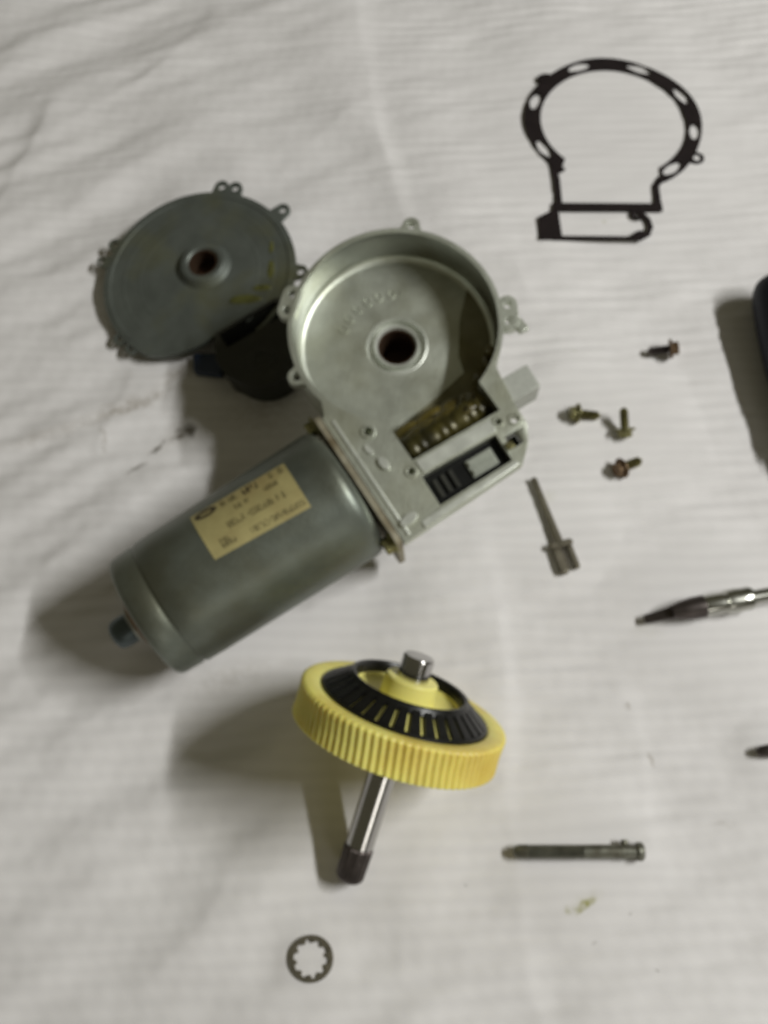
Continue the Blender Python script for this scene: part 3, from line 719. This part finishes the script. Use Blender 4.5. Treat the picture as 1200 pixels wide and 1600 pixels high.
# ------------------------------------------------------------------ screwdriver at the right edge
ang = math.atan2(121.3 - 112.9, 142 - 95.4)
sd = thing('screwdriver', 'steel screwdriver with dark tapered tip, cut off by the right edge', 'screwdriver', place(95.4, 113.0, 4.6, ang, R(-1)))
bl = MB(); vs = []
for x, hw, hh, dz in ((0, 1.5, .5, -3.2), (3, 1.7, .8, -2.8), (9, 2.1, 1.4, -1.6), (14, 2.5, 2.3, -.6)):
    vs += [(x, -hw, dz - hh), (x, hw, dz - hh), (x, hw, dz + hh), (x, -hw, dz + hh)]
fs = [(0, 3, 2, 1), (12, 13, 14, 15)]
for i in range(3):
    for k in range(4): fs.append((i*4+k, i*4+(k+1) % 4, (i+1)*4+(k+1) % 4, (i+1)*4+k))
bl.add(vs, fs).build('blade', M['dsteel'], sd, .3)
MB().lathe([(9.5, 0), (9.5, 2.4), (13, 3.4), (17.5, 4.1), (21.5, 4.2), (21.8, 3.8), (21.8, 0)], 32, 'x').build('ferrule', M['dsteel'], sd)
MB().lathe([(21.7, 0), (21.7, 3.7), (22.6, 3.9), (28.6, 3.9), (29.0, 3.4), (29.6, 3.4), (30.0, 4.3), (33, 4.6), (36, 4.3), (38.6, 4.4), (39.8, 3.9), (40.4, 2.8), (40.5, 0)], 32, 'x').build('chuck', M['cutter'], sd, 0, 30)
MB().lathe([(40.2, 0), (40.2, 2.6), (95, 2.6), (95, 0)], 32, 'x').build('shaft', M['cutter'], sd)
MB().lathe([(94, 0), (94, 6), (96, 9), (110, 10), (150, 10.5), (160, 9), (163, 5), (163, 0)], 32, 'x', mtx=Matrix.Translation((0, 0, 6))).build('handle', M['navy'], sd)

# ------------------------------------------------------------------ long bolt
bo = thing('long_bolt', 'long grey steel screw with threaded end, lying right of the gear shaft tip', 'bolt', place(84.2, 32.3, 2.7, PI) @ Matrix.Scale(.90, 4))
pr = [(3.2, 0), (3.2, 2.55), (18, 2.5), (20.6, 2.45)]
x = 20.8
while x < 41: pr += [(x, 2.15), (x + .45, 2.6)]; x += .9
pr += [(42, 2.5), (44.4, 2.45), (45.6, 1.9), (46.2, 1.0), (46.3, 0)]
MB().lathe(pr, 28, 'x').build('threaded_shank', M['boltm'], bo, 0, 50)
b = MB().lathe([(-1.6, 0), (-1.6, 2.6), (-1.0, 3.3), (.6, 3.4), (1.1, 3.0), (1.2, 0)], 32, 'x')
b.build('bolt_head', M['boltm'], bo, 0, 40)
MB().lathe([(1.1, 0), (1.1, 2.4), (3.4, 2.4), (3.6, 2.7), (6.6, 2.75), (7, 2.4), (7, 0)], 24, 'x').build('collar', M['boltm'], bo, 0, 40)
MB().lathe([(-.9, 0), (-.9, 1.4), (.9, 1.4), (.9, 0)], 16, 'z', mtx=Matrix.Translation((5.2, -3.2, .2)) @ Matrix.Rotation(PI/2, 4, 'X')).build('burr', M['boltm'], bo, .3)

# ------------------------------------------------------------------ internal tooth lock washer
lw = []
for k in range(10):
    a = 2*PI*k/10 + .2
    for da, r in ((-.30, 5.75), (-.17, 5.7), (-.09, 4.9), (.08, 4.65), (.16, 5.65)):
        lw.append((r*math.cos(a + da), r*math.sin(a + da)))
W = MB().prism(circle(0, 0, 6.95, 56), [lw], 0, .7)
wa = W.build('lock_washer', M['fork'], None, .15, 30)
wa.location = Vector((-23, .3, .25))*S; wa.rotation_euler = (R(1.2), R(-1.5), 0)
tag(wa, 'small round lock washer with inward teeth, alone at the bottom of the cloth', 'washer')

# ------------------------------------------------------------------ things cut off by the right edge
th_ = thing('tool_handle', 'dark navy rounded tool handle at the right edge beside the cloth shadow', 'tool', place(165.4, 261.5, 10.6, R(-90)))
MB().lathe([(0, 0), (.3, 3), (1.4, 6), (3.5, 8.6), (7, 10.2), (12, 11.0), (22, 11.3), (34, 11.2), (46, 10.8), (58, 9.8), (70, 8.2), (80, 7.2), (84, 6), (85, 0)], 56, 'x').build('grip', M['navy'], th_)
MB().lathe([(84, 0), (84, 4.4), (88, 4.4), (90, 3), (104, 3), (104, 0)], 24, 'x').build('ferrule', M['dsteel'], th_)
dt = thing('dark_punch', 'blunt dark pointed tip of a tool poking in at the lower right edge', 'tool', place(128.2, 65.0, 2.3, R(3)))
MB().lathe([(0, 0), (.2, .9), (1.4, 1.7), (4, 2.2), (9, 2.4), (60, 2.6), (60, 0)], 28, 'x').build('rod', M['dsteel'], dt)
MB().lathe([(59, 0), (59, 4), (61, 5), (110, 5), (112, 3), (112, 0)], 28, 'x', mtx=Matrix.Translation((0, 0, 2))).build('handle', M['navy'], dt)
